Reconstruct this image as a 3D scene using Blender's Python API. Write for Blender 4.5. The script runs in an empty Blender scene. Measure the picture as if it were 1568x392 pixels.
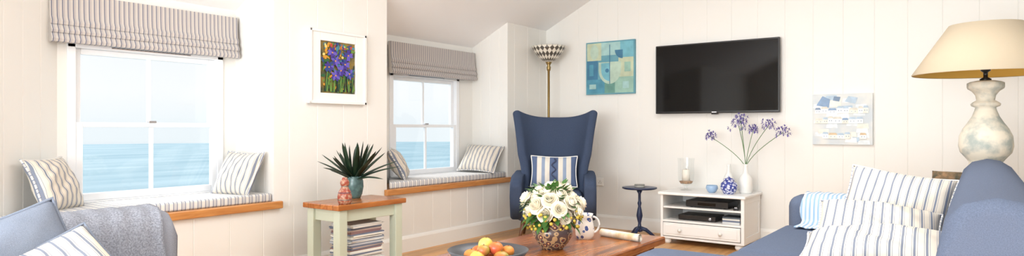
import bpy,bmesh,math,random
from mathutils import Vector,Matrix,Euler
random.seed(7)
S=bpy.context.scene
def C(r,g,b):
    f=lambda c:(c/255/12.92) if c/255<=0.04045 else ((c/255+0.055)/1.055)**2.4
    return (f(r),f(g),f(b),1.0)
# ---------------------------------------------------------------- materials
def newmat(name):
    m=bpy.data.materials.new(name);m.use_nodes=True
    nt=m.node_tree;b=nt.nodes['Principled BSDF'];return m,nt,b
def N(nt,t,**k):
    n=nt.nodes.new(t)
    for a,v in k.items():
        setattr(n,a,v)
    return n
def addbump(nt,b,scale,strength,dist=0.002,vec=None,detail=3):
    no=N(nt,'ShaderNodeTexNoise');no.inputs['Scale'].default_value=scale;no.inputs['Detail'].default_value=detail
    if vec is None:
        tc=N(nt,'ShaderNodeTexCoord');vec=tc.outputs['Object']
    nt.links.new(vec,no.inputs['Vector'])
    bu=N(nt,'ShaderNodeBump');bu.inputs['Strength'].default_value=strength;bu.inputs['Distance'].default_value=dist
    nt.links.new(no.outputs['Fac'],bu.inputs['Height']);nt.links.new(bu.outputs['Normal'],b.inputs['Normal'])
    return no
def paint(name,c,rough=.5,metal=0,bump=0,bs=60,var=0,spec=.5,sheen=0,c2=None,vs=None,p0=.35,p1=.65):
    m,nt,b=newmat(name)
    b.inputs['Base Color'].default_value=c;b.inputs['Roughness'].default_value=rough;b.inputs['Metallic'].default_value=metal
    b.inputs['Specular IOR Level'].default_value=spec
    if bump: addbump(nt,b,bs,bump)
    if var or c2:
        tc=N(nt,'ShaderNodeTexCoord');no=N(nt,'ShaderNodeTexNoise');no.inputs['Scale'].default_value=vs or bs;no.inputs['Detail'].default_value=5
        nt.links.new(tc.outputs['Object'],no.inputs['Vector'])
        r=N(nt,'ShaderNodeValToRGB');r.color_ramp.elements[0].position=p0;r.color_ramp.elements[1].position=p1
        r.color_ramp.elements[0].color=tuple(x*(1-var) for x in c[:3])+(1,)
        r.color_ramp.elements[1].color=c2 if c2 else tuple(min(1,x*(1+var)) for x in c[:3])+(1,)
        nt.links.new(no.outputs['Fac'],r.inputs['Fac']);nt.links.new(r.outputs['Color'],b.inputs['Base Color'])
    if sheen: b.inputs['Sheen Weight'].default_value=sheen
    return m
def wood(name,c1,c2,axis='Y',scale=6,rough=.4,plank=0,pax='X'):
    m,nt,b=newmat(name);tc=N(nt,'ShaderNodeTexCoord');mp=N(nt,'ShaderNodeMapping')
    sc={'X':(.12,1,1),'Y':(1,.12,1),'Z':(1,1,.12)}[axis]
    mp.inputs['Scale'].default_value=sc
    nt.links.new(tc.outputs['Object'],mp.inputs['Vector'])
    no=N(nt,'ShaderNodeTexNoise');no.inputs['Scale'].default_value=scale*4;no.inputs['Detail'].default_value=8;no.inputs['Distortion'].default_value=1.5
    nt.links.new(mp.outputs['Vector'],no.inputs['Vector'])
    r=N(nt,'ShaderNodeValToRGB');r.color_ramp.elements[0].position=.3;r.color_ramp.elements[1].position=.7
    r.color_ramp.elements[0].color=c1;r.color_ramp.elements[1].color=c2
    nt.links.new(no.outputs['Fac'],r.inputs['Fac'])
    out=r.outputs['Color']
    if plank:
        sx=N(nt,'ShaderNodeSeparateXYZ');nt.links.new(tc.outputs['Object'],sx.inputs[0])
        mu=N(nt,'ShaderNodeMath',operation='MULTIPLY');mu.inputs[1].default_value=1/plank;nt.links.new(sx.outputs[pax],mu.inputs[0])
        fl=N(nt,'ShaderNodeMath',operation='FLOOR');nt.links.new(mu.outputs[0],fl.inputs[0])
        wn=N(nt,'ShaderNodeTexWhiteNoise',noise_dimensions='1D');nt.links.new(fl.outputs[0],wn.inputs['W'])
        mr=N(nt,'ShaderNodeMapRange');mr.inputs['To Min'].default_value=.82;mr.inputs['To Max'].default_value=1.12;nt.links.new(wn.outputs['Value'],mr.inputs['Value'])
        fr=N(nt,'ShaderNodeMath',operation='FRACT');nt.links.new(mu.outputs[0],fr.inputs[0])
        gt=N(nt,'ShaderNodeMath',operation='GREATER_THAN');gt.inputs[1].default_value=.025;nt.links.new(fr.outputs[0],gt.inputs[0])
        m2=N(nt,'ShaderNodeMapRange');m2.inputs['To Min'].default_value=.35;nt.links.new(gt.outputs[0],m2.inputs['Value'])
        mm=N(nt,'ShaderNodeMath',operation='MULTIPLY');nt.links.new(mr.outputs[0],mm.inputs[0]);nt.links.new(m2.outputs[0],mm.inputs[1])
        vm=N(nt,'ShaderNodeVectorMath',operation='SCALE');nt.links.new(out,vm.inputs[0]);nt.links.new(mm.outputs[0],vm.inputs['Scale'])
        out=vm.outputs[0]
    nt.links.new(out,b.inputs['Base Color']);b.inputs['Roughness'].default_value=rough
    bu=N(nt,'ShaderNodeBump');bu.inputs['Strength'].default_value=.15;bu.inputs['Distance'].default_value=.002
    nt.links.new(no.outputs['Fac'],bu.inputs['Height']);nt.links.new(bu.outputs['Normal'],b.inputs['Normal'])
    return m
def stripes(name,axis,period,stops,rough=.9):
    m,nt,b=newmat(name);tc=N(nt,'ShaderNodeTexCoord');sx=N(nt,'ShaderNodeSeparateXYZ')
    nt.links.new(tc.outputs['Object'],sx.inputs[0])
    mu=N(nt,'ShaderNodeMath',operation='MULTIPLY_ADD');mu.inputs[1].default_value=1/period;mu.inputs[2].default_value=50
    nt.links.new(sx.outputs[axis],mu.inputs[0])
    fr=N(nt,'ShaderNodeMath',operation='FRACT');nt.links.new(mu.outputs[0],fr.inputs[0])
    r=N(nt,'ShaderNodeValToRGB');cr=r.color_ramp;cr.interpolation='CONSTANT'
    cr.elements[0].position=stops[0][0];cr.elements[0].color=stops[0][1]
    cr.elements[1].position=stops[1][0];cr.elements[1].color=stops[1][1]
    for p,c in stops[2:]:
        e=cr.elements.new(p);e.color=c
    nt.links.new(fr.outputs[0],r.inputs['Fac']);nt.links.new(r.outputs['Color'],b.inputs['Base Color'])
    b.inputs['Roughness'].default_value=rough;b.inputs['Specular IOR Level'].default_value=.2
    addbump(nt,b,400,.3,.001)
    return m
def fabric(name,c,var=.15,scale=420):
    return paint(name,c,.95,0,.35,scale,var,.15)
WALL=paint('wall_paint',C(234,233,228),.5,0,.05,40)
CEIL=paint('ceiling_paint',C(247,247,247),.8)
TRIM=paint('trim_gloss',C(240,239,234),.35)
UPVC=paint('sash_white',C(240,243,246),.3)
FLOOR=wood('pine_floor',C(190,132,74),C(226,176,114),'Y',5,.35,.14,'X')
OAK=wood('oak_ledge',C(180,116,60),C(210,150,88),'Y',6,.35)
TOPW=wood('side_top_wood',C(146,80,36),C(194,124,64),'Y',5,.25,.123,'X')
RUST=wood('rustic_table_wood',C(112,58,24),C(188,116,58),'Y',4,.22,.135,'X')
SAGE=paint('sage_paint',C(188,196,178),.5)
WHITEP=paint('white_furniture',C(238,238,236),.4)
cream=C(226,224,218);blu=C(138,146,166)
tick=[(0,cream),(.22,blu),(.34,cream),(.42,blu),(.46,cream),(.54,blu),(.58,cream),(.66,blu),(.78,cream)]
TX=stripes('ticking_x','X',.05,tick);TY=stripes('ticking_y','Y',.05,tick)
cr_=C(222,214,200);gb=C(128,136,152)
gs=[(0,cr_),(.2,gb),(.24,cr_),(.34,gb),(.38,gb),(.54,cr_),(.66,gb),(.70,cr_)]
CX=stripes('cream_stripe_x','X',.042,gs);CY=stripes('cream_stripe_y','Y',.042,gs)
BL=stripes('blind_stripe','Y',.028,[(0,C(198,192,186)),(.4,C(112,116,134)),(.6,C(198,192,186)),(.75,C(152,148,152)),(.85,C(198,192,186))])
THR=stripes('throw_stripe','X',.024,[(0,C(220,228,234)),(.5,C(150,178,204))])
CHC=stripes('chair_cushion_stripe','X',.2,[(0,C(88,104,136)),(.2,C(218,214,204)),(.42,C(142,158,182)),(.58,C(218,214,204)),(.8,C(88,104,136))])
DEN=fabric('denim_blue',C(94,105,126));DEN2=fabric('pale_denim',C(146,151,162));CHB=fabric('chair_blue',C(64,76,99),.2)
DGC=fabric('grey_blue_cushion',C(128,138,154));PBC=fabric('pale_blue_cushion',C(166,178,194),.1);THG=fabric('woven_throw_grey',C(144,149,160),.28,170)
BRASS=paint('aged_brass',C(150,128,84),.35,1);BLK=paint('black_plastic',C(18,18,20),.3);DARKW=paint('dark_wood',C(96,60,36),.4)
SCREEN=paint('tv_glass',C(4,4,5),.06,spec=.25)
NAVY=paint('navy_paint',C(38,50,82),.35);CER=paint('white_ceramic',C(236,236,232),.3)
TEAL=paint('teal_glaze',C(84,116,116),.25,var=.3,bs=30);GREEN=paint('agave_green',C(30,54,36),.45,var=.35,bs=14)
LEAF=paint('leaf_green',C(62,104,44),.5,var=.3,bs=30);STEM=paint('stem_green',C(96,130,84),.5)
ROSE=paint('rose_cream',C(250,243,224),.7);PURP=paint('agapanthus_purple',C(116,104,176),.6,var=.2,bs=40)
CHR=paint('chrome',C(200,200,205),.15,1)
def glass(name,tint=(1,1,1,1),g=.06):
    m=bpy.data.materials.new(name);m.use_nodes=True;nt=m.node_tree;nt.nodes.remove(nt.nodes['Principled BSDF'])
    t=N(nt,'ShaderNodeBsdfTransparent');t.inputs[0].default_value=tint;gl=N(nt,'ShaderNodeBsdfGlossy');gl.inputs['Roughness'].default_value=.03
    mx=N(nt,'ShaderNodeMixShader');mx.inputs[0].default_value=g
    nt.links.new(t.outputs[0],mx.inputs[1]);nt.links.new(gl.outputs[0],mx.inputs[2]);nt.links.new(mx.outputs[0],nt.nodes['Material Output'].inputs[0]);return m
GLASS=glass('window_glass',g=.03);HGL=glass('hurricane_glass',(.97,.98,.98,1),.07)
# ---------------------------------------------------------------- mesh helpers
def group(name,loc=(0,0,0),rz=0):
    e=bpy.data.objects.new(name,None);e.location=loc;e.rotation_euler=(0,0,rz);e.empty_display_size=.05
    S.collection.objects.link(e);return e
def link(name,me,mat,parent=None,loc=(0,0,0),rot=(0,0,0),smooth=False):
    o=bpy.data.objects.new(name,me);S.collection.objects.link(o)
    if mat:
        for m in (mat if isinstance(mat,list) else [mat]): me.materials.append(m)
    if parent:o.parent=parent
    o.location=loc;o.rotation_euler=rot
    if smooth:
        for p in me.polygons:p.use_smooth=True
    return o
def frombm(name,bm,*a,**k):
    bmesh.ops.recalc_face_normals(bm,faces=bm.faces)
    me=bpy.data.meshes.new(name);bm.to_mesh(me);bm.free();return link(name,me,*a,**k)
def box(name,size,loc,mat,parent=None,bevel=.003,rot=(0,0,0),seg=2,smooth=False):
    bm=bmesh.new();bmesh.ops.create_cube(bm,size=1)
    for v in bm.verts: v.co=Vector((v.co.x*size[0],v.co.y*size[1],v.co.z*size[2]))
    if bevel>0: bmesh.ops.bevel(bm,geom=bm.edges[:],offset=min(bevel,min(size)*.48),segments=seg,affect='EDGES',profile=.5)
    o=frombm(name,bm,mat,parent,loc,rot,smooth)
    if smooth: o.modifiers.new('wn','WEIGHTED_NORMAL')
    return o
def bx(name,x0,x1,y0,y1,z0,z1,mat,parent=None,bevel=.003,**k):
    return box(name,(x1-x0,y1-y0,z1-z0),((x0+x1)/2,(y0+y1)/2,(z0+z1)/2),mat,parent,bevel,**k)
def soft(name,x0,x1,y0,y1,z0,z1,mat,parent=None,r=.05,**k):
    return bx(name,x0,x1,y0,y1,z0,z1,mat,parent,r,seg=5,smooth=True,**k)
def extr(name,pts,y0,y1,mat,parent=None,bevel=0,loc=(0,0,0),rot=(0,0,0),smooth=False,axis='Y',seg=3):
    bm=bmesh.new()
    if axis=='Y': f=lambda p,t:(p[0],t,p[1])
    elif axis=='Z': f=lambda p,t:(p[0],p[1],t)
    else: f=lambda p,t:(t,p[0],p[1])
    a=[bm.verts.new(f(p,y0)) for p in pts];b=[bm.verts.new(f(p,y1)) for p in pts]
    fa=bm.faces.new(a);fb=bm.faces.new(b[::-1]);n=len(pts)
    for i in range(n): bm.faces.new((a[i],b[i],b[(i+1)%n],a[(i+1)%n]))
    if bevel:
        ed=[e for e in set(list(fa.edges)+list(fb.edges))]
        bmesh.ops.bevel(bm,geom=ed,offset=bevel,segments=seg,affect='EDGES',profile=.5)
    o=frombm(name,bm,mat,parent,loc,rot,smooth)
    if smooth:o.modifiers.new('wn','WEIGHTED_NORMAL')
    return o
def lathe(name,prof,mat,parent=None,loc=(0,0,0),rot=(0,0,0),seg=40,smooth=True):
    bm=bmesh.new();uv=bm.loops.layers.uv.new('UVMap');rings=[]
    for r,z in prof:
        rings.append([bm.verts.new((r*math.cos(2*math.pi*i/seg),r*math.sin(2*math.pi*i/seg),z)) for i in range(seg)] if r>1e-5 else [bm.verts.new((0,0,z))])
    n=len(prof)
    for j in range(n-1):
        A,B=rings[j],rings[j+1]
        for i in range(seg):
            k=(i+1)%seg
            if len(A)>1 and len(B)>1: vs=(A[i],A[k],B[k],B[i]);uvs=((i,j),(i+1,j),(i+1,j+1),(i,j+1))
            elif len(A)>1: vs=(A[i],A[k],B[0]);uvs=((i,j),(i+1,j),(i+.5,j+1))
            elif len(B)>1: vs=(A[0],B[k],B[i]);uvs=((i+.5,j),(i+1,j+1),(i,j+1))
            else: continue
            f=bm.faces.new(vs)
            for l,q in zip(f.loops,uvs): l[uv].uv=(q[0]/seg,q[1]/(n-1))
    return frombm(name,bm,mat,parent,loc,rot,smooth)
def tube(name,pts,r,mat,parent=None,loc=(0,0,0),rot=(0,0,0),seg=8,closed=False):
    bm=bmesh.new();pts=[Vector(p) for p in pts];rings=[];n=len(pts)
    up=Vector((0,0,1))
    for i,p in enumerate(pts):
        if closed: d=(pts[(i+1)%n]-pts[i-1])
        else: d=pts[min(i+1,n-1)]-pts[max(i-1,0)]
        d.normalize();a=d.cross(up)
        if a.length<.05:a=d.cross(Vector((1,0,0)))
        a.normalize();b=d.cross(a);rr=r[i] if isinstance(r,(list,tuple)) else r
        rings.append([bm.verts.new(p+(a*math.cos(2*math.pi*k/seg)+b*math.sin(2*math.pi*k/seg))*rr) for k in range(seg)])
    for i in range(n if closed else n-1):
        A,B=rings[i],rings[(i+1)%n]
        for k in range(seg): bm.faces.new((A[k],A[(k+1)%seg],B[(k+1)%seg],B[k]))
    if not closed:
        bm.faces.new(rings[0]);bm.faces.new(rings[-1][::-1])
    return frombm(name,bm,mat,parent,loc,rot,True)
def pillow(name,w,h,t,mat,parent=None,loc=(0,0,0),rot=(0,0,0),pipe=None,n=26,seed=0):
    bm=bmesh.new();rnd=random.Random(seed);ph=[rnd.uniform(0,6) for _ in range(6)]
    G={}
    def P(i,j,s):
        u=2*i/n-1;v=2*j/n-1
        x=u*w/2*(1-.07*(1-v*v));y=v*h/2*(1-.07*(1-u*u))
        z=t/2*((1-abs(u)**2.6)*(1-abs(v)**2.6))**.5
        z*=1+.10*math.sin(3*u+ph[0])*math.sin(3*v+ph[1])+.06*math.sin(7*u+4*v+ph[2])
        e=max(abs(u),abs(v));z+=(.004*math.sin(14*u+ph[3])*math.sin(11*v+ph[4]))*(1-e**4)
        return (x,y,s*z+.012*math.sin(2*u+ph[5])*(e))
    for s in (1,-1):
        for i in range(n+1):
            for j in range(n+1):
                if s==-1 and (i in(0,n) or j in(0,n)): G[(i,j,s)]=G[(i,j,1)]
                else: G[(i,j,s)]=bm.verts.new(P(i,j,s))
        for i in range(n):
            for j in range(n):
                bm.faces.new((G[(i,j,s)],G[(i+1,j,s)],G[(i+1,j+1,s)],G[(i,j+1,s)]))
    g=group(name,loc) if parent is None else bpy.data.objects.new(name,None)
    if parent is not None: S.collection.objects.link(g);g.parent=parent;g.location=loc
    g.rotation_euler=rot
    frombm('pillow_body',bm,mat,g,smooth=True)
    if pipe:
        ring=[P(i,0,1) for i in range(n)]+[P(n,j,1) for j in range(n)]+[P(n-i,n,1) for i in range(n)]+[P(0,n-j,1) for j in range(n)]
        tube('piping',ring,.006,pipe,g,closed=True,seg=6)
    return g
def rolled(roll,tilt,yaw,ax='Y'):
    r=math.radians
    return (Matrix.Rotation(r(yaw),3,'Z')@Matrix.Rotation(r(tilt),3,ax)@Matrix.Rotation(r(roll),3,'Z')).to_euler()
# ---------------------------------------------------------------- room shell
def ceilz(x): return min(2.14+.49*x,2.6)
def groove(bm,p0,p1,z0,z1,nrm,sp=.21,off=.0,gw=.0035,gd=.003):
    p0=Vector(p0);p1=Vector(p1);L=(p1-p0).length;d=(p1-p0)/L;nrm=Vector(nrm).normalized()
    st=[(0,0)];t=sp-off
    while t<L-.02:
        st+=[(t-gw,0),(t-gw*.3,-gd),(t+gw*.3,-gd),(t+gw,0)];t+=sp
    st.append((L,0));prev=None
    for s,o in st:
        q=p0+d*s+nrm*o
        top=z1(q.x) if callable(z1) else z1
        a=bm.verts.new((q.x,q.y,z0));b=bm.verts.new((q.x,q.y,top))
        if prev: bm.faces.new((prev[0],a,b,prev[1]))
        prev=(a,b)
SZ=.50;XB=-.47
bm=bmesh.new();X=(1,0)
groove(bm,(0,-8),(0,0),0,SZ,X,sp=.24,off=.1)
for a,b in ((-8,-5.14),(-3.458,-2.409),(-.733,0)): groove(bm,(0,a),(0,b),SZ,ceilz(0)+.01,X,sp=.24,off=.12)
cz=lambda x:ceilz(x)+.01
groove(bm,(XB,-3.458),(0,-3.458),SZ,cz,(0,-1),sp=.12);groove(bm,(XB,-.733),(0,-.733),SZ,cz,(0,-1),sp=.12)
groove(bm,(XB,-4.59),(0,-5.14),SZ,cz,(.76,.65),sp=.15);groove(bm,(XB,-2.0),(0,-2.409),SZ,cz,(.66,.75),sp=.15)
WZ0,WZ1=.57,1.58
wins=[(-4.54,-3.56,-4.59,-3.458),(-1.94,-.96,-2.0,-.733)]
def quad(bm,x,y0,y1,z0,z1):
    bm.faces.new([bm.verts.new(p) for p in ((x,y0,z0),(x,y1,z0),(x,y1,z1),(x,y0,z1))])
for y0,y1,a,b in wins:
    quad(bm,XB,a,b,SZ,WZ0);quad(bm,XB,a,b,WZ1,ceilz(XB)+.01);quad(bm,XB,a,y0,WZ0,WZ1);quad(bm,XB,y1,b,WZ0,WZ1)
frombm('wall_west',bm,WALL)
bm=bmesh.new();groove(bm,(0,0),(4.9,0),0,cz,(0,-1),sp=.235,off=.05);frombm('wall_north',bm,WALL)
bm=bmesh.new();groove(bm,(4.9,0),(4.9,-8),0,2.61,(-1,0),sp=.24);frombm('wall_east',bm,WALL)
bm=bmesh.new();groove(bm,(0,-8),(.8,-8),0,cz,(0,1),sp=.24);groove(bm,(4.2,-8),(4.9,-8),0,cz,(0,1),sp=.24);groove(bm,(.8,-8),(4.2,-8),2.15,cz,(0,1),sp=.24)
frombm('wall_south',bm,WALL)
g=group('added_door_1',(2.5,-8,0))  # unseen doors and their wall opening, added to let fill light in
for i in range(4):
    xa=-1.7+i*.85
    bx('stile_%d'%(2*i),xa,xa+.07,-.05,0,0,2.15,UPVC,g);bx('stile_%d'%(2*i+1),xa+.78,xa+.85,-.05,0,0,2.15,UPVC,g)
    bx('rail_top_%d'%i,xa+.07,xa+.78,-.05,0,2.06,2.15,UPVC,g);bx('rail_bottom_%d'%i,xa+.07,xa+.78,-.05,0,0,.18,UPVC,g)
bx('floor',0,4.9,-8,0,-.05,0,FLOOR,bevel=0)
bm=bmesh.new();xk=.46/.49
pr=[(-.6,ceilz(-.6)),(xk,2.6),(4.9,2.6)]
for (xa,za),(xb,zb) in zip(pr,pr[1:]):
    bm.faces.new([bm.verts.new(p) for p in ((xa,-8,za),(xb,-8,zb),(xb,0,zb),(xa,0,za))])
frombm('ceiling',bm,CEIL)
bp=[(0,0),(.018,0),(.018,.11),(.012,.125),(.006,.135),(0,.135)]
extr('baseboard_west',bp,-8,0,TRIM)
extr('baseboard_north',[(-a,b) for a,b in bp],.018,4.88,TRIM,axis='X')
# ---------------------------------------------------------------- windows
for k,(y0,y1,a,b) in enumerate(wins):
    g=group('window_%d'%(k+1),((XB,(y0+y1)/2,0)));w=(y1-y0)/2
    def m(n,ya,yb,za,zb,xa,xb,mt=UPVC,bv=.004): bx(n,xa,xb,ya,yb,za,zb,mt,g,bv)
    m('frame_left',-w,-w+.045,WZ0,WZ1,-.08,.012);m('frame_right',w-.045,w,WZ0,WZ1,-.08,.012)
    m('frame_head',-w,w,WZ1-.045,WZ1,-.08,.012);m('frame_sill',-w,w,WZ0,WZ0+.035,-.08,.03)
    for nm,za,zb,xo in (('upper',1.055,1.535,-.065),('lower',.605,1.085,-.03)):
        m(nm+'_stile_l',-w+.045,-w+.085,za,zb,xo,xo+.035);m(nm+'_stile_r',w-.085,w-.045,za,zb,xo,xo+.035)
        m(nm+'_rail_t',-w+.085,w-.085,zb-(.035 if nm=='upper' else .03),zb,xo,xo+.035)
        m(nm+'_rail_b',-w+.085,w-.085,za,za+(.03 if nm=='upper' else .045),xo,xo+.035)
        m(nm+'_muntin',-.011,.011,za+.03,zb-.03,xo+.006,xo+.029)
        m(nm+'_glass',-w+.08,w-.08,za+.02,zb-.02,xo+.015,xo+.018,GLASS,0)
    box('sash_lock',(.03,.05,.014),(.0,0,1.09),CHR,g);box('sash_vent',(.012,.5,.014),(.014,0,1.552),CHR,g)
for k,(pts,ya,yb) in enumerate((([(XB+.002,-4.588),(XB+.002,-3.46),(.0,-3.46),(.0,-5.13)],-5.18,-3.41),([(XB+.002,-1.998),(XB+.002,-.735),(.0,-.735),(.0,-2.40)],-2.44,-.70))):
    g=group('window_seat')
    extr('seat_board',pts,SZ,.54,OAK,g,axis='Z')
    bx('oak_nosing',.0,.04,ya,yb,SZ-.005,.545,OAK,g,.006)
    c=.012
    pp=[(XB+.035,pts[0][1]+.02),(XB+.035,pts[1][1]-c),(-.012,pts[2][1]-c),(-.012,pts[3][1]+.03)]
    extr('ticking_pad',pp,.541,.60,TY,g,.014,axis='Z',smooth=True)
for k,(ya,yb) in enumerate(((-4.65,-3.485),(-1.985,-.775))):
    g=group('roman_blind',(-.415,(ya+yb)/2,0));w=(yb-ya)/2
    pr=[(-.02,1.845),(.012,1.845),(.014,1.75),(.018,1.70),(.03,1.675),(.026,1.655),(.018,1.66),(.03,1.64),(.042,1.62),(.036,1.605),(.026,1.61),(.036,1.59),(.046,1.57),(.038,1.553),(.01,1.55),(-.005,1.56),(-.012,1.70)]
    extr('blind_fabric',pr,-w,w,BL,g,0)
    bx('head_rail',-.05,-.02,-w+.02,w-.02,1.815,1.845,UPVC,g)
pillow('striped_cushion',.32,.33,.13,CY,None,(-.215,-4.69,.735),Euler((0,math.radians(62),math.radians(38))),TX,seed=1)
pillow('striped_cushion',.33,.33,.13,CX,None,(-.2,-3.60,.735),Euler((math.radians(62),0,math.radians(12))),TX,seed=2)
pillow('striped_cushion',.31,.33,.13,CY,None,(-.24,-2.05,.73),Euler((0,math.radians(66),math.radians(42))),TX,seed=3)
pillow('striped_cushion',.42,.34,.13,CX,None,(-.2,-.93,.738),Euler((math.radians(48),0,math.radians(10))),TX,seed=4)
# ---------------------------------------------------------------- outside
bm=bmesh.new();bmesh.ops.create_circle(bm,cap_ends=True,segments=128,radius=1000)
seam,nt,b=newmat('sea_water')
tc=N(nt,'ShaderNodeTexCoord');mp=N(nt,'ShaderNodeMapping');mp.inputs['Scale'].default_value=(.02,.006,1);nt.links.new(tc.outputs['Object'],mp.inputs[0])
no=N(nt,'ShaderNodeTexNoise');no.inputs['Scale'].default_value=2;no.inputs['Detail'].default_value=8;nt.links.new(mp.outputs[0],no.inputs['Vector'])
r=N(nt,'ShaderNodeValToRGB');r.color_ramp.elements[0].position=.3;r.color_ramp.elements[1].position=.75
r.color_ramp.elements[0].color=C(128,160,172);r.color_ramp.elements[1].color=C(162,186,194)
nt.links.new(no.outputs['Fac'],r.inputs[0]);nt.links.new(r.outputs[0],b.inputs['Base Color']);b.inputs['Roughness'].default_value=.8;b.inputs['Specular IOR Level'].default_value=.2
frombm('sea',bm,seam,None,(3.9,-6.1,-20))
W=bpy.data.worlds.new('sky');S.world=W;W.use_nodes=True;nt=W.node_tree;bg=nt.nodes['Background']
tc=N(nt,'ShaderNodeTexCoord');sx=N(nt,'ShaderNodeSeparateXYZ');nt.links.new(tc.outputs['Generated'],sx.inputs[0])
r=N(nt,'ShaderNodeValToRGB');cr=r.color_ramp;cr.elements[0].position=0;cr.elements[0].color=(.84,.92,.96,1);cr.elements[1].position=.5;cr.elements[1].color=(.80,.88,.97,1)
e=cr.elements.new(.05);e.color=(.93,.965,.985,1)
e=cr.elements.new(.15);e.color=(.88,.93,.985,1)
nt.links.new(sx.outputs['Z'],r.inputs[0]);nt.links.new(r.outputs[0],bg.inputs[0]);bg.inputs[1].default_value=1.06
# ---------------------------------------------------------------- wall art
def poly(bm,pts,y,mi):
    f=bm.faces.new([bm.verts.new((x,y,z)) for x,z in pts]);f.material_index=mi
def ell(cx,cz,a,b,rot=0,n=16,t0=0,t1=2*math.pi):
    o=[];full=abs(t1-t0-2*math.pi)<1e-6
    for i in range(n if full else n+1):
        t=t0+(t1-t0)*i/n;x=a*math.cos(t);z=b*math.sin(t);o.append((cx+x*math.cos(rot)-z*math.sin(rot),cz+x*math.sin(rot)+z*math.cos(rot)))
    return o
def art(name,parent,polys,mats,y0,dy=.00006):
    bm=bmesh.new()
    for i,(p,mi) in enumerate(polys): poly(bm,p,y0-dy*(i+1),mi)
    me=bpy.data.meshes.new(name);bm.to_mesh(me);bm.free();return link(name,me,mats,parent)
g=group('iris_painting',(0.001,-2.925,1.503),math.radians(90))
fw,fh=.53,.545;iw,ih=.33,.385
for nm,x0,x1,z0,z1 in (('frame_l',-fw/2,-iw/2,-fh/2,fh/2),('frame_r',iw/2,fw/2,-fh/2,fh/2),('frame_t',-iw/2,iw/2,ih/2,fh/2),('frame_b',-iw/2,iw/2,-fh/2,-ih/2)):
    bx(nm,x0,x1,-.03,0,z0,z1,WHITEP,g,.004)
for nm,x0,x1,z0,z1 in (('lip_l',-fw/2,-fw/2+.02,-fh/2,fh/2),('lip_r',fw/2-.02,fw/2,-fh/2,fh/2),('lip_t',-fw/2,fw/2,fh/2-.02,fh/2),('lip_b',-fw/2,fw/2,-fh/2,-fh/2+.02)):
    bx(nm,x0,x1,-.04,-.028,z0,z1,WHITEP,g,.003)
bx('canvas',-iw/2,iw/2,-.015,0,-ih/2,ih/2,paint('canvas_dark',C(60,76,60),.7,c2=C(150,124,56),vs=14),g,0)
pc=[C(66,48,140),C(100,86,184),C(44,98,60),C(104,144,64),C(214,152,48),C(186,72,52),C(44,66,130),C(230,208,124),C(30,52,44),C(64,132,152)]
pm=[paint('iris_paint_%d'%i,c,.6) for i,c in enumerate(pc)]
P=[];rd=random.Random(3)
def cl(p): return [(max(-.162,min(.162,x)),max(-.19,min(.19,z))) for x,z in p]
for i in range(190):
    cx=rd.uniform(-.15,.15);cz_=rd.uniform(-.18,.18)
    mi=rd.choice([4,5,7,6,9,3,4,6] if cz_>.06 else ([2,3,6,8,9,4,6] if cz_>-.06 else [2,3,3,8,4,8]))
    P.append((cl(ell(cx,cz_,rd.uniform(.008,.024),rd.uniform(.005,.013),rd.uniform(0,3),8)),mi))
for i in range(30):
    x=rd.uniform(-.14,.14);l=rd.uniform(.06,.12);a=rd.uniform(-.35,.35);z=-.18
    P.append((cl([(x-.006,z),(x+.006,z),(x+a*l+.003,z+l*1.4),(x+a*l,z+l*1.5)]),rd.choice([2,3,3,8])))
for cx,cz_ in ((-.03,.05),(.06,.03),(-.09,.0),(.02,-.02),(.09,.1),(-.06,.11),(.1,-.04),(-.03,-.06)):
    for i in range(8):
        a=i*.8+rd.uniform(0,.5);P.append((cl(ell(cx+.023*math.cos(a),cz_+.022*math.sin(a),.023,.011,a,10)),rd.choice([0,1,0,6,1])))
    P.append((ell(cx,cz_,.007,.006,0,8),4))
art('iris_brushwork',g,P,pm,-.0155)
g=group('abstract_painting',(.811,0,1.682))
bx('canvas',-.283,.283,-.03,.002,-.278,.278,paint('teal_canvas',C(88,146,164),.6,c2=C(110,164,176),vs=6),g,.002)
pc=[C(74,136,158),C(108,168,182),C(178,188,160),C(138,174,160),C(60,112,142),C(166,188,172),C(96,142,132),C(150,186,184)]
pm=[paint('abs_%d'%i,c,.6,c2=tuple(min(1,x*1.25) for x in c[:3])+(1,),vs=12) for i,c in enumerate(pc)]
R=lambda x0,z0,x1,z1:[(x0,z0),(x1,z0),(x1,z1),(x0,z1)]
P=[(R(-.27,.08,-.1,.265),2),(R(-.1,.13,.12,.265),7),(R(.12,.1,.27,.265),1),(R(-.27,-.12,-.14,.08),4),(R(.1,-.1,.27,.1),2),(R(-.27,-.265,-.06,-.12),0),(R(.06,-.265,.27,-.1),3),(R(-.06,-.265,.06,-.06),6),
 ([(-.13,.06),(.13,.06)]+ell(0,-.02,.13,.15,0,20,0,-math.pi),5),(ell(0,-.02,.10,.12,0,20,math.pi,1.5*math.pi)+[(0,.05),(-.1,.05)],1),(R(-.004,-.17,.004,.24),4),(ell(.15,.18,.09,.09,0,24,math.pi,1.5*math.pi)+[(.15,.18)],4),(ell(-.03,-.03,.022,.022,0,16),4),
 (ell(-.18,.17,.05,.08,0,20),5),(R(.15,-.22,.22,-.15),7),(R(-.24,-.22,-.16,-.17),7),(R(.17,-.05,.24,.05),3),(R(-.24,-.08,-.19,.04),0)]
art('abstract_shapes',g,P,pm,-.0303,.0003)
g=group('coastal_painting',(3.0,0,1.124))
bx('canvas',-.23,.23,-.03,.002,-.216,.216,paint('coast_canvas',C(226,228,224),.7,c2=C(204,214,220),vs=8),g,.002)
pc=[C(238,240,238),C(134,160,190),C(212,210,200),C(120,140,164),C(204,184,154),C(220,228,232),C(176,196,212),C(228,226,216)]
pm=[paint('coast_%d'%i,c,.7,c2=tuple(min(1,x*1.2) for x in c[:3])+(1,),vs=24) for i,c in enumerate(pc)]
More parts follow.
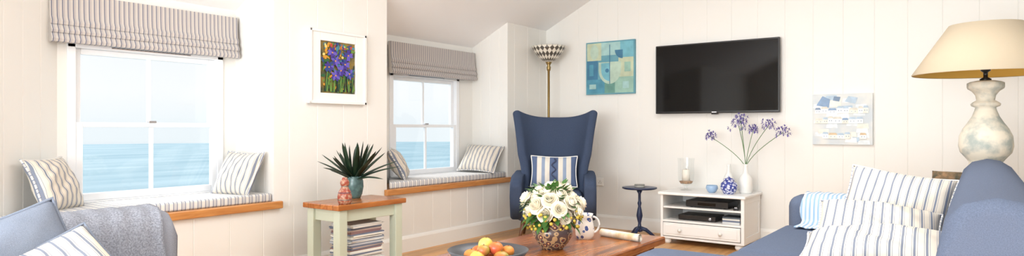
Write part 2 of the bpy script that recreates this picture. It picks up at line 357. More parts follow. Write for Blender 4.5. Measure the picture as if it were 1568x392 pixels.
P=[];rd=random.Random(5)
for i in range(26):
    x=rd.uniform(-.19,.17);z=rd.uniform(-.2,.2);P.append(([(max(-.225,min(.225,a)),max(-.21,min(.21,b))) for a,b in [(x-.04,z-.018),(x+.05,z-.022),(x+.045,z+.02),(x-.035,z+.016)]],rd.choice([0,5,0,7,6])))
P+= [([(-.2,.12),(-.1,.10),(-.09,.17),(-.15,.2)],1),([(.02,.15),(.1,.13),(.12,.18),(.05,.195)],6),([(-.07,.16),(-.02,.15),(-.01,.19),(-.06,.195)],3)]
for row,zb in ((0,.05),(1,-.035),(2,-.165)):
    x=-.21
    while x<.16:
        w=rd.uniform(.035,.07);h=rd.uniform(.025,.045)
        if rd.random()<.75:
            P.append((R(x,zb,x+w,zb+h),0 if rd.random()<.8 else 7));P.append(([(x,zb+h),(x+w,zb+h),(x+w*.85,zb+h+.018),(x+w*.15,zb+h+.018)],rd.choice([3,1,6,2] if row<2 else [1,4,6,4])))
            for q in (.25,.65): P.append((R(x+w*q,zb+h*.45,x+w*q+.006,zb+h*.65),3))
        x+=w
art('cottage_shapes',g,P,pm,-.0303,.0001)
g=group('wall_television',(1.925,0,1.525))
bx('tv_body',-.585,.585,-.075,-.035,-.335,.335,BLK,g,.006);bx('tv_screen',-.572,.572,-.0765,-.074,-.315,.322,SCREEN,g,0)
bx('wall_bracket',-.2,.2,-.036,0,-.15,.15,BLK,g);bx('ir_bump',-.03,.03,-.07,-.045,-.347,-.333,BLK,g)
box('logo_strip',(.045,.001,.008),(0,-.0768,-.325),CHR,g,0)
g=group('power_socket',(.65,0,.48));bx('plate',-.073,.073,-.012,0,-.043,.043,TRIM,g,.004)
for sx_ in (-.035,.035):
    bx('switch',sx_-.006+.015,sx_+.006+.015,-.016,-.01,.012,.03,WHITEP,g,.001)
    for dx,dz in ((0,.006),(-.01,-.012),(.01,-.012)): bx('slot',sx_+dx-.003,sx_+dx+.003,-.0125,-.0118,dz-.004,dz+.004,BLK,g,0)
# ---------------------------------------------------------------- side table
g=group('side_table',(.465,-3.13,0));hx,hy=.184,.30;T=.555
bx('table_top',-hx,hx,-hy,hy,T-.035,T,TOPW,g,.005)
for i,(a,b) in enumerate(((-1,-1),(1,-1),(-1,1),(1,1))):
    cx=a*(hx-.05);cy=b*(hy-.055);bx('leg_%d'%(i+1),cx-.032,cx+.032,cy-.032,cy+.032,0,T-.035,SAGE,g,.004)
for a in (-1,1):
    bx('apron_side',a*(hx-.045)-.01,a*(hx-.045)+.01,-hy+.08,hy-.08,T-.115,T-.035,SAGE,g);bx('apron_end',-hx+.08,hx-.08,a*(hy-.05)-.01,a*(hy-.05)+.01,T-.115,T-.035,SAGE,g)
bx('lower_shelf',-hx+.02,hx-.02,-hy+.03,hy-.03,.08,.1,SAGE,g)
g=group('magazine_stack',(.465,-3.12,.1));z=0;rd=random.Random(9);mc=[paint('mag_%d'%i,c,.5) for i,c in enumerate([C(215,215,212),C(180,186,195),C(110,120,140),C(190,170,160),C(230,228,220),C(140,110,110),C(80,90,100)])]
while z<.30:
    t=rd.uniform(.005,.013);box('magazine',(.21+rd.uniform(-.01,.01),.28+rd.uniform(-.015,.015),t),(rd.uniform(-.006,.006),rd.uniform(-.012,.012),z+t/2),rd.choice(mc),g,.001,rot=(0,0,rd.uniform(-.05,.05)));z+=t
g=group('potted_agave',(.365,-3.06,T))
lathe('pot',[(0,0),(.042,0),(.055,.03),(.064,.08),(.062,.12),(.054,.145),(.058,.155),(.052,.155),(.05,.13),(0,.128)],TEAL,g)
bm=bmesh.new();rd=random.Random(4)
for i in range(30):
    az=i*2.4+rd.uniform(-.2,.2);k=i/29;el=math.radians(20+62*k+rd.uniform(-6,6));L=(.35-.04*k)*rd.uniform(.85,1.08)
    if math.cos(az)<-.2: L*=.8
    Wd=.062
    n=9;prev=None;pos=Vector((.012*math.cos(az),.012*math.sin(az),.13));e=el
    side=Vector((-math.sin(az),math.cos(az),0))
    for s in range(n+1):
        t=s/n; w=Wd*max(.02,(1-t)**.6*(.5+.9*t))
        d=Vector((math.cos(az)*math.cos(e),math.sin(az)*math.cos(e),math.sin(e)));nrm=side.cross(d)
        row=[bm.verts.new(pos-side*w*.5+nrm*w*.2),bm.verts.new(pos),bm.verts.new(pos+side*w*.5+nrm*w*.2),bm.verts.new(pos-nrm*.007*(1-t))]
        if prev:
            for a in range(4): bm.faces.new((prev[a],prev[(a+1)%4],row[(a+1)%4],row[a]))
        prev=row;pos=pos+d*L/n;e-=.05*(1-k)
frombm('agave_leaves',bm,GREEN,g,smooth=True)
g=group('painted_bottle',(.60,-3.34,T))
JM=paint('painted_jar',C(150,66,48),.35,c2=C(176,140,116),vs=50,p0=.45,p1=.6)
lathe('bottle',[(0,0),(.036,0),(.044,.02),(.047,.05),(.04,.08),(.028,.1),(.022,.115),(.027,.125),(.03,.14),(.026,.155),(.016,.165),(.018,.172),(0,.176)],JM,g)
for zz,rr,mt in ((.03,.047,TEAL),(.075,.043,NAVY),(.118,.025,TEAL)): lathe('band',[(rr-.004,-.004),(rr,0),(rr-.004,.004)],mt,g,(0,0,zz))
# ---------------------------------------------------------------- coffee table
g=group('coffee_table',(0,0,0));x0,x1,y0,y1=1.87,2.54,-4.35,-2.716
bx('table_top',x0,x1,y0,y1,.41,.45,RUST,g,.008)
bx('apron_l',x0+.05,x0+.075,y0+.08,y1-.08,.30,.41,RUST,g);bx('apron_r',x1-.075,x1-.05,y0+.08,y1-.08,.30,.41,RUST,g)
bx('apron_f',x0+.08,x1-.08,y0+.05,y0+.075,.30,.41,RUST,g);bx('apron_b',x0+.08,x1-.08,y1-.075,y1-.05,.30,.41,RUST,g)
i=0
for a in (x0+.08,x1-.08):
    for b in (y0+.08,y1-.08):
        i+=1;lathe('leg_%d'%i,[(0,0),(.025,0),(.034,.03),(.022,.05),(.03,.1),(.038,.16),(.03,.22),(.024,.235),(.04,.25),(.04,.3),(.045,.41),(0,.41)],RUST,g,(a,b,0),seg=24)
Z=.45
VM=bpy.data.materials.new('chintz');VM.use_nodes=True;nt=VM.node_tree;b=nt.nodes['Principled BSDF']
tc=N(nt,'ShaderNodeTexCoord');vo=N(nt,'ShaderNodeTexVoronoi');vo.inputs['Scale'].default_value=34;nt.links.new(tc.outputs['Object'],vo.inputs['Vector'])
r=N(nt,'ShaderNodeValToRGB');cr=r.color_ramp;cr.interpolation='CONSTANT';cr.elements[0].color=C(214,190,140);cr.elements[1].position=.16;cr.elements[1].color=C(130,64,42)
e=cr.elements.new(.3);e.color=C(60,60,78);e=cr.elements.new(.42);e.color=C(176,146,108);e=cr.elements.new(.6);e.color=C(86,70,68)
nt.links.new(vo.outputs['Distance'],r.inputs[0]);nt.links.new(r.outputs[0],b.inputs['Base Color']);b.inputs['Roughness'].default_value=.2
g=group('rose_bouquet_vase',(2.227,-3.387,Z))
lathe('vase',[(0,0),(.05,0),(.056,.008),(.075,.03),(.097,.065),(.1,.09),(.09,.115),(.078,.13),(.084,.142),(.078,.142),(.072,.128),(0,.12)],VM,g)
rd=random.Random(11)
bm=bmesh.new()
def rose(bm,c,dirv,R_):
    q=Vector((0,0,1)).rotation_difference(dirv).to_matrix();a_=rd.uniform(0,6)
    for layer,(rr,n,op,hh) in enumerate(((.14,2,0,.62),(.30,3,.04,.66),(.50,4,.10,.62),(.72,5,.22,.5),(.95,5,.4,.3),(1.1,6,.5,.02))):
        for i in range(n):
            a0=a_+2*math.pi*(i+.41*layer)/n;span=2*math.pi/n*.68
            G=[]
            for s in range(6):
                t=s/5;row=[]
                for m_ in range(6):
                    w=(m_/5-.5)*2;aa=a0+w*span*(.55+.45*math.sin(t*math.pi*.75))
                    rad=R_*(rr*(.25+.75*math.sin(min(1,t*1.15)*math.pi/2))+.12*op*t**3-.03*(1-w*w)*(i%2))
                    zz=R_*(-.45+(hh+.45)*t-.45*op*t**4-.14*w*w*t)
                    row.append(bm.verts.new(Vector(c)+q@Vector((rad*math.cos(aa),rad*math.sin(aa),zz))))
                G.append(row)
            for s in range(5):
                for m_ in range(5): bm.faces.new((G[s][m_],G[s][m_+1],G[s+1][m_+1],G[s+1][m_]))
cen=Vector((0,0,.20))
NR=27
for i in range(NR):
    ph=math.acos(1-1.3*(i+.5)/NR);az=i*2.39996
    d=Vector((math.sin(ph)*math.cos(az),math.sin(ph)*math.sin(az),math.cos(ph)))
    p=cen+Vector((d.x*.13,d.y*.13,d.z*.115))*rd.uniform(.9,1.12)
    rose(bm,p,(d+Vector((0,0,.25))).normalized(),rd.uniform(.031,.043))
me=bpy.data.meshes.new('roses');bm.to_mesh(me);bm.free();link('roses',me,ROSE,g,smooth=True)
bm=bmesh.new()
def leaf(bm,p,d,L,Wd):
    d=d.normalized();s=d.cross(Vector((0,0,1)));s=s.normalized() if s.length>.01 else Vector((1,0,0));up=s.cross(d);prev=None
    for k in range(6):
        t=k/5;w=Wd*math.sin(math.pi*(t*.95+.02))**.8;c=p+d*L*t-up*(-.15*L*t*(1-t)*2)
        row=[bm.verts.new(c-s*w/2+up*w*.15),bm.verts.new(c),bm.verts.new(c+s*w/2+up*w*.15)]
        if prev:
            for a in (0,1): bm.faces.new((prev[a],prev[a+1],row[a+1],row[a]))
        prev=row
for i in range(90):
    az=rd.uniform(0,6.28);el=rd.uniform(-.6,1.2);d=Vector((math.cos(az)*math.cos(el),math.sin(az)*math.cos(el),math.sin(el)))
    leaf(bm,cen+Vector((d.x*.09,d.y*.09,d.z*.09-.01)),d+Vector((0,0,-.25)),rd.uniform(.06,.095),.03)
me=bpy.data.meshes.new('bouquet_leaves');bm.to_mesh(me);bm.free();link('bouquet_leaves',me,LEAF,g,smooth=True)
bm=bmesh.new()
for i in range(70):
    az=rd.uniform(0,6.28);el=rd.uniform(-.6,.3);p=cen+Vector((.145*math.cos(az)*math.cos(el),.145*math.sin(az)*math.cos(el),.12*math.sin(el)-.03))
    bmesh.ops.create_icosphere(bm,subdivisions=1,radius=rd.uniform(.006,.011),matrix=Matrix.Translation(p))
frombm('yellow_buds',bm,paint('bud_yellow',C(196,172,70),.6),g,smooth=True)
g=group('floral_jug',(2.207,-3.03,Z))
MM=bpy.data.materials.new('floral_ceramic');MM.use_nodes=True;nt=MM.node_tree;b=nt.nodes['Principled BSDF']
tc=N(nt,'ShaderNodeTexCoord');vo=N(nt,'ShaderNodeTexVoronoi');vo.inputs['Scale'].default_value=30;nt.links.new(tc.outputs['Object'],vo.inputs['Vector'])
r=N(nt,'ShaderNodeValToRGB');cr=r.color_ramp;cr.interpolation='CONSTANT';cr.elements[0].color=C(205,170,70);cr.elements[1].position=.12;cr.elements[1].color=C(70,90,150);e=cr.elements.new(.32);e.color=C(238,234,226)
nt.links.new(vo.outputs['Distance'],r.inputs[0]);nt.links.new(r.outputs[0],b.inputs['Base Color']);b.inputs['Roughness'].default_value=.2
lathe('jug_body',[(0,0),(.042,0),(.05,.02),(.052,.05),(.045,.09),(.04,.115),(.046,.135),(.042,.135),(.037,.115),(.042,.09),(.045,.03),(0,.02)],MM,g)
tube('handle',[(.0435*.81,.0435*.586,.118)]+[((.044+.034*math.sin(t))*.81,(.044+.034*math.sin(t))*.586,.075+.043*math.cos(t)) for t in [i*math.pi/10 for i in range(1,10)]]+[(.048*.81,.048*.586,.032)],.006,CER,g)
g=group('rolled_newspaper',(2.37,-2.93,Z+.022),math.radians(-12))
bm=bmesh.new();prev=None;M=90
for i in range(M):
    a=i*.28;rr=.008+.0135*i/M
    row=[bm.verts.new((s*.13,rr*math.cos(a),rr*math.sin(a))) for s in (-1,1)]
    if prev:bm.faces.new((prev[0],prev[1],row[1],row[0]))
    prev=row
me=bpy.data.meshes.new('p');bm.to_mesh(me);bm.free();link('paper_roll',me,paint('newsprint',C(236,232,222),.8,c2=C(205,180,140),vs=18),g,smooth=True)
g=group('fruit_bowl',(2.306,-4.008,Z))
BW=paint('dark_stoneware',C(70,74,80),.35)
lathe('bowl',[(0,0),(.06,0),(.062,.01),(.1,.03),(.145,.07),(.168,.1),(.162,.102),(.138,.076),(.095,.038),(.05,.018),(0,.016)],BW,g,seg=56)
fc=[paint('fruit_0',C(210,130,50),.35,c2=C(190,78,52),vs=10),paint('fruit_1',C(218,184,76),.4,c2=C(228,202,104),vs=14),paint('fruit_2',C(156,160,66),.35,c2=C(196,92,56),vs=9),paint('fruit_3',C(218,136,56),.45)]
def apple(nm,loc,r,mt,sq=1.0,rot=(0,0,0)):
    pr=[]
    for i in range(15):
        t=math.pi*i/14;z=-math.cos(t)*r*.92*sq;x=math.sin(t)*r*(1+.08*math.cos(math.pi-t))
        if i==14: z-=r*.18
        if i==0: z+=r*.12
        pr.append((max(x,0) if 0<i<14 else 0,z))
    lathe(nm,pr,mt,g,loc,rot,24);tube(nm+'_stem',[(loc[0],loc[1],loc[2]+r*.65*sq),(loc[0]+.003,loc[1],loc[2]+r*1.05*sq)],.0018,DARKW,g)
k=0
for (x,y,z,r,mi) in ((-.07,.025,.075,.033,0),(0,-.07,.07,.033,1),(.075,-.01,.074,.032,2),(.03,.065,.075,.033,0),(-.05,-.05,.075,.031,3),(.0,.0,.055,.036,0),(-.025,.015,.112,.031,1),(.04,.0,.108,.030,0),(.01,-.045,.102,.027,2),(-.03,.075,.078,.027,1),(.062,.052,.09,.027,3)):
    apple('fruit_piece_%d'%k,(x,y,z),r,fc[mi],1.0 if mi!=1 else 1.15);k+=1
# ---------------------------------------------------------------- wing chair
g=group('wingback_armchair',(.66,-.88,0),math.radians(30))
bm=bmesh.new();nu,nv=24,24;G=[]
def wch(v):
    return .315-.03*math.sin(min(v/.55,1)*math.pi)+(.085*max(0,(v-.35)/.65)**1.6)
for j in range(nv+1):
    v=j/nv;row=[]
    for i in range(nu+1):
        a=2*i/nu-1;ztop=1.155+.075*abs(a)**3
        z=.30+(ztop-.30)*v;x=a*wch(v)
        wing=.24-.06*max(0,(v-.6)/.4)
        y=.16+.17*v-wing*abs(a)**3.2
        row.append(bm.verts.new((x,y,z)))
    G.append(row)
for j in range(nv):
    for i in range(nu): bm.faces.new((G[j][i],G[j][i+1],G[j+1][i+1],G[j+1][i]))
o=frombm('wing_back',bm,CHB,g,smooth=True)
so=o.modifiers.new('s','SOLIDIFY');so.thickness=.085;so.offset=0
bv=o.modifiers.new('b','BEVEL');bv.width=.035;bv.segments=4;bv.limit_method='ANGLE';bv.angle_limit=math.radians(50)
soft('seat_cushion',-.27,.27,-.33,.20,.34,.47,CHB,g,.05)
soft('seat_base',-.33,.33,-.32,.24,.20,.35,CHB,g,.04)
for s in (-1,1):
    pr=[(-.34,.22),(.2,.22),(.22,.62),(.10,.64),(-.05,.61),(-.2,.60),(-.32,.585),(-.37,.55),(-.375,.50),(-.355,.42)]
    o=extr('arm_left' if s<0 else 'arm_right',pr,s*.335-.055,s*.335+.055,CHB,g,.035,axis='X',smooth=True,seg=5)
k=0
for a in (-1,1):
    for b in (-1,1):
        k+=1;tube('leg_%d'%k,[(a*.27,b*.22-.04,.22),(a*.31,b*.27-.04,0.0)],[.022,.012],DARKW,g,seg=12)
cg=pillow('chair_cushion',.44,.30,.13,CHC,g,(0,-.05,.64),Euler((math.radians(72),0,0)),CER,seed=6)
tube('rope_motif',[(.018*math.sin(t*1.3),-.11+.22*t/12,.074-.02*abs(t/6-1)**2) for t in [i*.4 for i in range(31)]],.006,NAVY,cg,seg=6)
# ---------------------------------------------------------------- torchiere
g=group('torchiere_floor_lamp',(.20,-.26,0))
TS=bpy.data.materials.new('harlequin_glass');TS.use_nodes=True;nt=TS.node_tree;b=nt.nodes['Principled BSDF']
tc=N(nt,'ShaderNodeTexCoord');sx=N(nt,'ShaderNodeSeparateXYZ');nt.links.new(tc.outputs['UV'],sx.inputs[0])
a1=N(nt,'ShaderNodeMath',operation='MULTIPLY');a1.inputs[1].default_value=20;nt.links.new(sx.outputs[0],a1.inputs[0])
a2=N(nt,'ShaderNodeMath',operation='MULTIPLY');a2.inputs[1].default_value=8;nt.links.new(sx.outputs[1],a2.inputs[0])
p1=N(nt,'ShaderNodeMath',operation='ADD');p2=N(nt,'ShaderNodeMath',operation='SUBTRACT')
for p_ in (p1,p2): nt.links.new(a1.outputs[0],p_.inputs[0]);nt.links.new(a2.outputs[0],p_.inputs[1])
cb=N(nt,'ShaderNodeCombineXYZ');nt.links.new(p1.outputs[0],cb.inputs[0]);nt.links.new(p2.outputs[0],cb.inputs[1]);cb.inputs[2].default_value=.5
ck=N(nt,'ShaderNodeTexChecker');ck.inputs['Scale'].default_value=1;ck.inputs['Color1'].default_value=C(228,222,208);ck.inputs['Color2'].default_value=C(84,78,70)
nt.links.new(cb.outputs[0],ck.inputs[0]);nt.links.new(ck.outputs[0],b.inputs['Base Color']);b.inputs['Roughness'].default_value=.3
lathe('uplight_shade',[(.03,1.755),(.055,1.765),(.10,1.80),(.14,1.845),(.17,1.89),(.186,1.925),(.182,1.925),(.165,1.89),(.135,1.85),(.095,1.808),(.05,1.773),(.0,1.77)],TS,g,seg=56)
lathe('lamp_stem',[(0,0),(.13,0),(.13,.015),(.05,.03),(.015,.05),(.013,.1),(.013,.6),(.018,.61),(.013,.62),(.013,1.66),(.02,1.67),(.024,1.70),(.016,1.72),(.03,1.745),(.034,1.76),(0,1.765)],BRASS,g)
# ---------------------------------------------------------------- blue pedestal table
g=group('pedestal_table',(1.302,-.367,0))
lathe('table_top',[(0,.45),(.02,.452),(.15,.465),(.165,.472),(.165,.482),(.155,.484),(0,.482)],NAVY,g,seg=48)
lathe('turned_stem',[(0,.05),(.03,.06),(.034,.08),(.018,.1),(.014,.14),(.024,.18),(.03,.21),(.022,.26),(.013,.3),(.02,.33),(.013,.35),(.013,.42),(.028,.45),(0,.455)],NAVY,g)
for i in range(3):
    a=i*2.094+.5;tube('foot_%d'%(i+1),[(.01*math.cos(a),.01*math.sin(a),.09),(.06*math.cos(a),.06*math.sin(a),.075),(.11*math.cos(a),.11*math.sin(a),.035),(.14*math.cos(a),.14*math.sin(a),.012)],[.02,.018,.015,.012],NAVY,g)
g=group('coaster_stack',(1.30,-.36,.484));
for i in range(4): lathe('coaster_%d'%i,[(0,0),(.048,0),(.05,.003),(.048,.006),(0,.006)],paint('coast%d'%i,C(200-20*i,198-20*i,190-20*i),.4),g,(0,0,i*.0065))
# ---------------------------------------------------------------- TV cabinet
g=group('tv_cabinet',(0,0,0));x0,x1,y0,y1=1.585,2.327,-.53,-.03
bx('top_board',x0-.02,x1+.02,y0-.02,y1+.01,.445,.47,WHITEP,g,.006)
bx('side_left',x0,x0+.022,y0,y1,.05,.445,WHITEP,g,.002);bx('side_right',x1-.022,x1,y0,y1,.05,.445,WHITEP,g,.002)
bx('back_panel',x0+.022,x1-.022,y1-.01,y1,.07,.445,WHITEP,g,0)
bx('shelf_middle',x0+.022,x1-.022,y0+.01,y1-.01,.325,.34,WHITEP,g,.002);bx('shelf_lower',x0+.022,x1-.022,y0+.003,y1-.01,.20,.218,WHITEP,g,.002)
bx('bottom_board',x0+.022,x1-.022,y0,y1,.05,.07,WHITEP,g,.002)
bx('drawer_front',x0+.026,x1-.026,y0-.008,y0+.012,.075,.195,WHITEP,g,.004);bx('drawer_panel',x0+.05,x1-.05,y0-.012,y0-.006,.095,.175,WHITEP,g,.003)
for kx in (x0+.19,x1-.19): lathe('drawer_knob',[(0,0),(.008,0),(.008,.012),(.016,.02),(.016,.028),(0,.032)],CER,g,(kx,y0-.011,.135),(math.radians(90),0,0),20)
bx('panel_stile_a',x1,x1+.006,y0+.0,y0+.05,.05,.445,WHITEP,g,.001);bx('panel_stile_b',x1,x1+.006,y1-.05,y1,.05,.445,WHITEP,g,.001)
bx('panel_rail_a',x1,x1+.006,y0+.05,y1-.05,.40,.445,WHITEP,g,.001);bx('panel_rail_b',x1,x1+.006,y0+.05,y1-.05,.05,.11,WHITEP,g,.001)
for a in (x0+.05,x1-.05):
    for b in (y0+.05,y1-.05): lathe('bun_foot',[(0,0),(.025,0),(.036,.02),(.034,.035),(.024,.05),(0,.05)],WHITEP,g,(a,b,0),seg=20)
g=group('media_player',(1.99,-.33,.34));bx('case',-.19,.19,-.14,.14,.006,.062,BLK,g,.004);bx('display',-.08,.08,-.1415,-.139,.02,.045,SCREEN,g,0)
for a in (-.15,.15):
    for b in (-.1,.1): bx('foot',a-.01,a+.01,b-.01,b+.01,0,.007,BLK,g,0)
g=group('set_top_box',(1.90,-.35,.218));bx('case',-.17,.17,-.12,.12,.005,.05,BLK,g,.004);lathe('dial',[(0,0),(.014,0),(.014,.006),(0,.007)],CHR,g,(.12,-.12,.028),(math.radians(90),0,0),20)
for a in (-.13,.13):
    for b in (-.08,.08): bx('foot',a-.01,a+.01,b-.01,b+.01,0,.006,BLK,g,0)
g=group('game_case_stack',(2.20,-.37,.218))
for i in range(4): box('case_%d'%i,(.15,.18,.014),(0,0,.007+i*.0145),mc[(i*2)%7],g,.001,rot=(0,0,.05*(i%2)))
g=group('remote_control',(2.23,-.42,.34),.3);bx('body',-.022,.022,-.07,.07,0,.018,BLK,g,.005);
for i in range(4): bx('button_%d'%i,-.012,.012,-.05+i*.025,-.038+i*.025,.0175,.02,CHR,g,.001)
Z=.47
g=group('hurricane_candle_holder',(1.73,-.28,Z))
lathe('glass_foot',[(0,0),(.05,0),(.052,.005),(.02,.012),(.012,.03),(.02,.045),(.0,.05)],HGL,g)
lathe('glass_shade',[(.012,.045),(.05,.055),(.07,.09),(.075,.16),(.072,.24),(.078,.30)],HGL,g)
lathe('candle',[(0,.085),(.036,.085),(.036,.19),(.03,.195),(0,.19)],paint('wax',C(246,242,230),.5),g);tube('wick',[(0,0,.19),(.002,0,.205)],.0015,BLK,g)
lathe('pebbles',[(0,.058),(.050,.064),(.062,.085),(.037,.09),(0,.09)],paint('pebble',C(190,150,110),.6,c2=C(130,100,80),vs=60,bump=.5),g)
g=group('blue_glass_bowl',(2.0,-.36,Z));lathe('bowl',[(0,0),(.025,0),(.04,.015),(.053,.04),(.05,.06),(.045,.068),(.043,.066),(.048,.04),(.035,.018),(0,.006)],paint('pale_blue_glaze',C(156,184,214),.15),g)
g=group('ginger_jar',(2.16,-.385,Z))
GJ=bpy.data.materials.new('blue_white_china');GJ.use_nodes=True;nt=GJ.node_tree;b=nt.nodes['Principled BSDF']
tc=N(nt,'ShaderNodeTexCoord');vo=N(nt,'ShaderNodeTexVoronoi');vo.inputs['Scale'].default_value=50;nt.links.new(tc.outputs['Object'],vo.inputs['Vector'])
r=N(nt,'ShaderNodeValToRGB');cr=r.color_ramp;cr.elements[0].position=.3;cr.elements[0].color=C(222,226,240);cr.elements[1].position=.6;cr.elements[1].color=C(60,72,150)
nt.links.new(vo.outputs['Distance'],r.inputs[0]);nt.links.new(r.outputs[0],b.inputs['Base Color']);b.inputs['Roughness'].default_value=.15
lathe('jar',[(0,0),(.042,0),(.05,.01),(.07,.045),(.075,.07),(.065,.1),(.045,.112),(.046,.12),(.05,.123),(.046,.132),(.02,.142),(.008,.146),(.01,.156),(0,.16)],GJ,g)
def wv(nm,loc,s,hh):
    g=group(nm,loc);lathe('vase_body',[(0,0),(.045*s,0),(.052*s,.01),(.055*s,.05),(.053*s,hh*.5),(.035*s,hh*.62),(.02*s,hh*.7),(.018*s,hh*.92),(.023*s,hh),(.018*s,hh),(.014*s,hh*.9),(0,hh*.88)],CER,g);return g
wv('white_bottle_vase',(2.09,-.17,Z),.85,.25)
g=wv('agapanthus_vase',(2.262,-.24,Z),1.05,.26)
rd=random.Random(8);bs=bmesh.new()
heads=[(-.31,-.02,.50,.05),(-.07,.03,.60,.085),(-.03,-.05,.645,.06),(.19,.02,.60,.06),(.32,-.03,.54,.065),(.06,.02,.56,.04)]
for i,(hx_,hy_,hz,hr) in enumerate(heads):
    top=Vector((hx_,hy_,hz));P=[]
    for s in range(9):
        t=s/8;P.append(Vector((hx_*t**1.5,hy_*t,.22+(hz-.22)*t)))
    tube('stem_%d'%i,P,.003,STEM,g,seg=6)
    for j in range(22):
        ph=math.acos(1-1.5*(j+.5)/22);az=j*2.4;d=Vector((math.sin(ph)*math.cos(az),math.sin(ph)*math.sin(az),math.cos(ph)))
        q=top+d*hr*rd.uniform(.5,1.1)
        for m_ in range(5):
            a=m_*1.2566;s1=d.orthogonal().normalized();s2=d.cross(s1);dd=(d*.9+s1*math.cos(a)+s2*math.sin(a)).normalized()
            leaf(bs,q,dd,.023,.010)
        leaf(bs,top,d,(q-top).length,.003)
me=bpy.data.meshes.new('florets');bs.to_mesh(me);bs.free();link('florets',me,PURP,g)
# ---------------------------------------------------------------- right sofa
def drape(name,prof,x0,x1,mat,nx=40,th=.008,wob=.004,seed=1,axis='X'):
    bm=bmesh.new();prev=None;rn=random.Random(seed);p1_,p2_=rn.uniform(0,6),rn.uniform(0,6)
    fine=[]
    for (a,b),(c,d) in zip(prof,prof[1:]):
        for t in (0,.5): fine.append((a+(c-a)*t,b+(d-b)*t))
    fine.append(prof[-1]);n=len(fine)
    for i,(y,z) in enumerate(fine):
        row=[];q0=fine[max(i-1,0)];q1=fine[min(i+1,n-1)];ty,tz=q1[0]-q0[0],q1[1]-q0[1];l=math.hypot(ty,tz) or 1;ny,nz=tz/l,-ty/l
        for j in range(nx+1):
            x=x0+(x1-x0)*j/nx;w=wob*(1+math.sin(j*.9+p1_+i*.15)+.6*math.sin(j*.37+p2_-i*.2))
            if axis=='Y': w=-w
            A=x+.008*math.sin(i*.7+p1_);B=y+ny*w
            row.append(bm.verts.new((A,B,z+nz*w) if axis=='X' else (B,A,z+nz*w)))
        if prev:
            for j in range(nx): bm.faces.new((prev[j],prev[j+1],row[j+1],row[j]))
        prev=row
    o=frombm(name,bm,mat,None,smooth=True);so=o.modifiers.new('s','SOLIDIFY');so.thickness=th;so.offset=0;return o
g=group('blue_sofa',(0,0,0));YA,YB=-4.1,-1.5
bx('base_frame',2.96,3.98,YA+.02,YB-.02,.10,.28,DEN,g,.02,smooth=True)
for i,(a,b) in enumerate(((YA+.24,-2.80),(-2.79,YB-.25))): soft('seat_cushion_%d'%(i+1),2.93,3.80,a,b,.275,.44,DEN,g,.05)
bp_=[(3.78,.27),(4.06,.12),(4.10,.5),(4.11,.78),(4.09,.83),(4.04,.865),(3.98,.875),(3.91,.855),(3.87,.81),(3.83,.6)]
extr('sofa_back',bp_,YA,YB,DEN,g,.04,smooth=True,seg=5)
for nm,a,b in (('arm_far',YB-.25,YB),('arm_near',YA,YA+.25)): soft(nm,2.95,3.9,a,b,.1,.62,DEN,g,.07)
for a in (3.02,3.95):
    for b in (YA+.08,YB-.08): lathe('leg',[(0,0),(.018,0),(.026,.1),(0,.1)],DARKW,g,(a,b,0),seg=16)
drape('striped_throw',[(YB+.012,.42),(YB+.012,.54),(YB+.002,.60),(YB-.04,.628),(YB-.12,.63),(YB-.20,.628),(YB-.245,.60),(YB-.262,.55),(YB-.266,.50),(YB-.27,.47),(YB-.32,.452),(YB-.45,.452)],3.04,3.42,THR,wob=.003)
pillow('striped_cushion',.52,.42,.16,CX,None,(3.57,-1.99,.63),Euler((math.radians(54),math.radians(6),math.radians(-6))),TY,seed=11)
pillow('striped_cushion',.56,.44,.16,CX,None,(3.53,-2.42,.545),Euler((math.radians(24),math.radians(3),math.radians(5))),TY,seed=12)
pillow('striped_cushion',.60,.44,.16,CX,None,(3.59,-2.98,.53),Euler((math.radians(11),math.radians(-3),math.radians(2))),TY,seed=13)
pillow('floral_cushion',.20,.18,.08,paint('floral_dark',C(66,66,50),.9,c2=C(140,110,80),vs=30),None,(3.80,-1.62,.715),Euler((math.radians(70),0,math.radians(-20))),seed=14)
# ---------------------------------------------------------------- left sofa (faces the coffee table)
g=group('pale_sofa',(0,0,0));YA,YB=-7.0,-4.74
bx('base_frame',1.0,1.78,YA+.02,YB-.02,.1,.27,DEN2,g,.02,smooth=True)
soft('seat_cushion_1',1.22,1.80,-5.85,YB-.17,.265,.41,DEN2,g,.05);soft('seat_cushion_2',1.22,1.80,YA+.17,-5.86,.265,.41,DEN2,g,.05)
extr('sofa_back',[(.98,.12),(1.26,.26),(1.235,.60),(1.22,.665),(1.18,.70),(1.11,.71),(1.03,.70),(.99,.66),(.97,.5)],YA,YB,DEN2,g,.035,smooth=True,seg=5)
soft('arm_far',1.2,1.8,YB-.17,YB,.1,.46,DEN2,g,.05);soft('arm_near',1.2,1.8,YA,YA+.17,.1,.46,DEN2,g,.05)
for a in (1.05,1.72):
    for b in (YA+.08,YB-.08): lathe('leg',[(0,0),(.018,0),(.026,.1),(0,.1)],DARKW,g,(a,b,0),seg=16)
drape('grey_woven_throw',[(.962,.42),(.965,.55),(.982,.665),(1.03,.71),(1.11,.72),(1.185,.71),(1.232,.672),(1.248,.60),(1.26,.50),(1.27,.43)],-5.25,-4.80,THG,wob=.003,th=.01,seed=4,axis='Y')
pillow('grey_blue_cushion',.44,.46,.15,DGC,None,(1.39,-5.36,.555),rolled(18,60,-4),DGC,seed=21)
pillow('striped_cushion',.38,.40,.14,CY,None,(1.53,-5.27,.52),rolled(24,52,-8),DGC,seed=22)
pillow('pale_blue_cushion',.38,.40,.14,PBC,None,(1.60,-5.62,.52),rolled(12,58,4),PBC,seed=23)
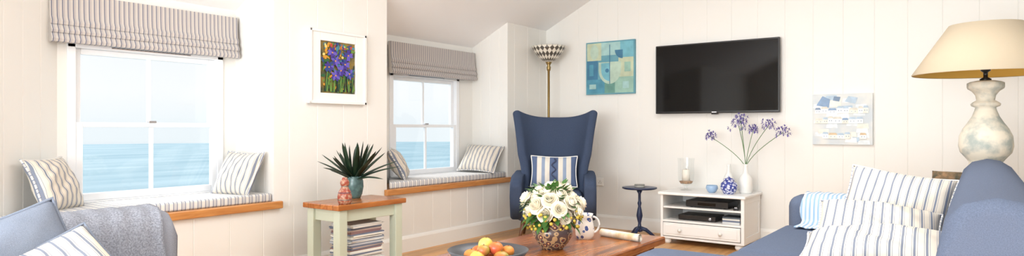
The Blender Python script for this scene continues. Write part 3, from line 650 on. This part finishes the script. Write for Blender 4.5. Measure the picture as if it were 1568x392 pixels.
# ---------------------------------------------------------------- lamp table + lamp
g=group('lamp_table',(3.97,-1.2,0))
lathe('table_top',[(0,.68),(.22,.68),(.225,.69),(.22,.70),(0,.70)],DARKW,g,seg=48)
lathe('pedestal',[(0,0),(.15,0),(.14,.03),(.04,.06),(.03,.3),(.04,.45),(.03,.6),(.06,.68),(0,.68)],DARKW,g)
g=group('table_lamp',(3.975,-1.2,.70))
DP=paint('distressed_paint',C(166,174,168),.75,c2=C(226,219,202),vs=11,bump=.6,p0=.38,p1=.58)
bpf=[(0,0),(.125,0),(.125,.03),(.11,.045),(.115,.07),(.115,.10),(.095,.115),(.09,.14),(.105,.16),(.14,.20),(.15,.24),(.145,.30),(.125,.345),(.10,.38),(.075,.42),(.06,.46),(.056,.475),(.078,.485),(.082,.497),(.07,.508),(.05,.52),(.056,.55),(.075,.575),(.098,.59),(.102,.60),(.102,.625),(.085,.633),(.05,.64),(0,.64)]
lathe('baluster_base',[(r_*.93,z_) for r_,z_ in bpf],DP,g,seg=48)
lathe('socket',[(0,.64),(.03,.64),(.03,.65),(.012,.66),(.012,.69),(.026,.70),(.026,.755),(.02,.76),(0,.76)],BLK,g,seg=24)
lathe('bulb',[(0,.76),(.014,.765),(.03,.80),(.03,.82),(.018,.845),(0,.85)],CER,g,seg=20)
SH=bpy.data.materials.new('linen_shade');SH.use_nodes=True;nt=SH.node_tree;b=nt.nodes['Principled BSDF'];b.inputs['Base Color'].default_value=C(196,182,158);b.inputs['Roughness'].default_value=.9
addbump(nt,b,250,.3)
lathe('lamp_shade',[(.385,.68),(.388,.685),(.19,.985),(.187,.985)],SH,g,seg=72)
lathe('shade_lining',[(.382,.683),(.185,.983)],paint('gold_lining',C(214,172,80),.6),g,seg=72)
for i in range(3):
    a=i*2.094;tube('spider_%d'%i,[(0,0,.96),(.187*math.cos(a),.187*math.sin(a),.98)],.0025,BRASS,g)
tube('harp',[(.02,0,.70),(.07,0,.8),(.06,0,.92),(0,0,.96),(-.06,0,.92),(-.07,0,.8),(-.02,0,.70)],.0025,BRASS,g)
# ---------------------------------------------------------------- lights
def area(nm,loc,sx_,sy_,pw,rot=(0,0,0),colr=(1,.99,.975)):
    l=bpy.data.lights.new(nm,'AREA');l.shape='RECTANGLE';l.size=sx_;l.size_y=sy_;l.energy=pw;l.color=colr
    o=bpy.data.objects.new(nm,l);o.location=loc;o.rotation_euler=rot;S.collection.objects.link(o);return o
area('ceiling_fill',(2.7,-2.8,2.57),1.8,1.8,58)  # added fill under the ceiling to brighten the room, no fixture modelled
area('south_fill',(2.5,-8.15,1.15),3.3,2.0,330,(math.radians(103),0,0),(.945,.975,1))  # added fill behind the camera, lifts walls and ceiling through the added opening
l=bpy.data.lights.new('sun','SUN');l.energy=4.8;l.angle=math.radians(50);l.color=(1,.99,.97)
o=bpy.data.objects.new('sun',l);S.collection.objects.link(o)
o.rotation_euler=Vector((1,.1,-.6)).to_track_quat('-Z','Y').to_euler()
# ---------------------------------------------------------------- camera
cam=bpy.data.cameras.new('camera');cam.lens=36*989/1568;cam.sensor_width=36;cam.clip_end=3000
co=bpy.data.objects.new('camera',cam);co.location=(3.945,-6.105,1.05);co.rotation_euler=(math.radians(90),0,math.radians(35.9))
S.collection.objects.link(co);S.camera=co
S.view_settings.view_transform='Standard'
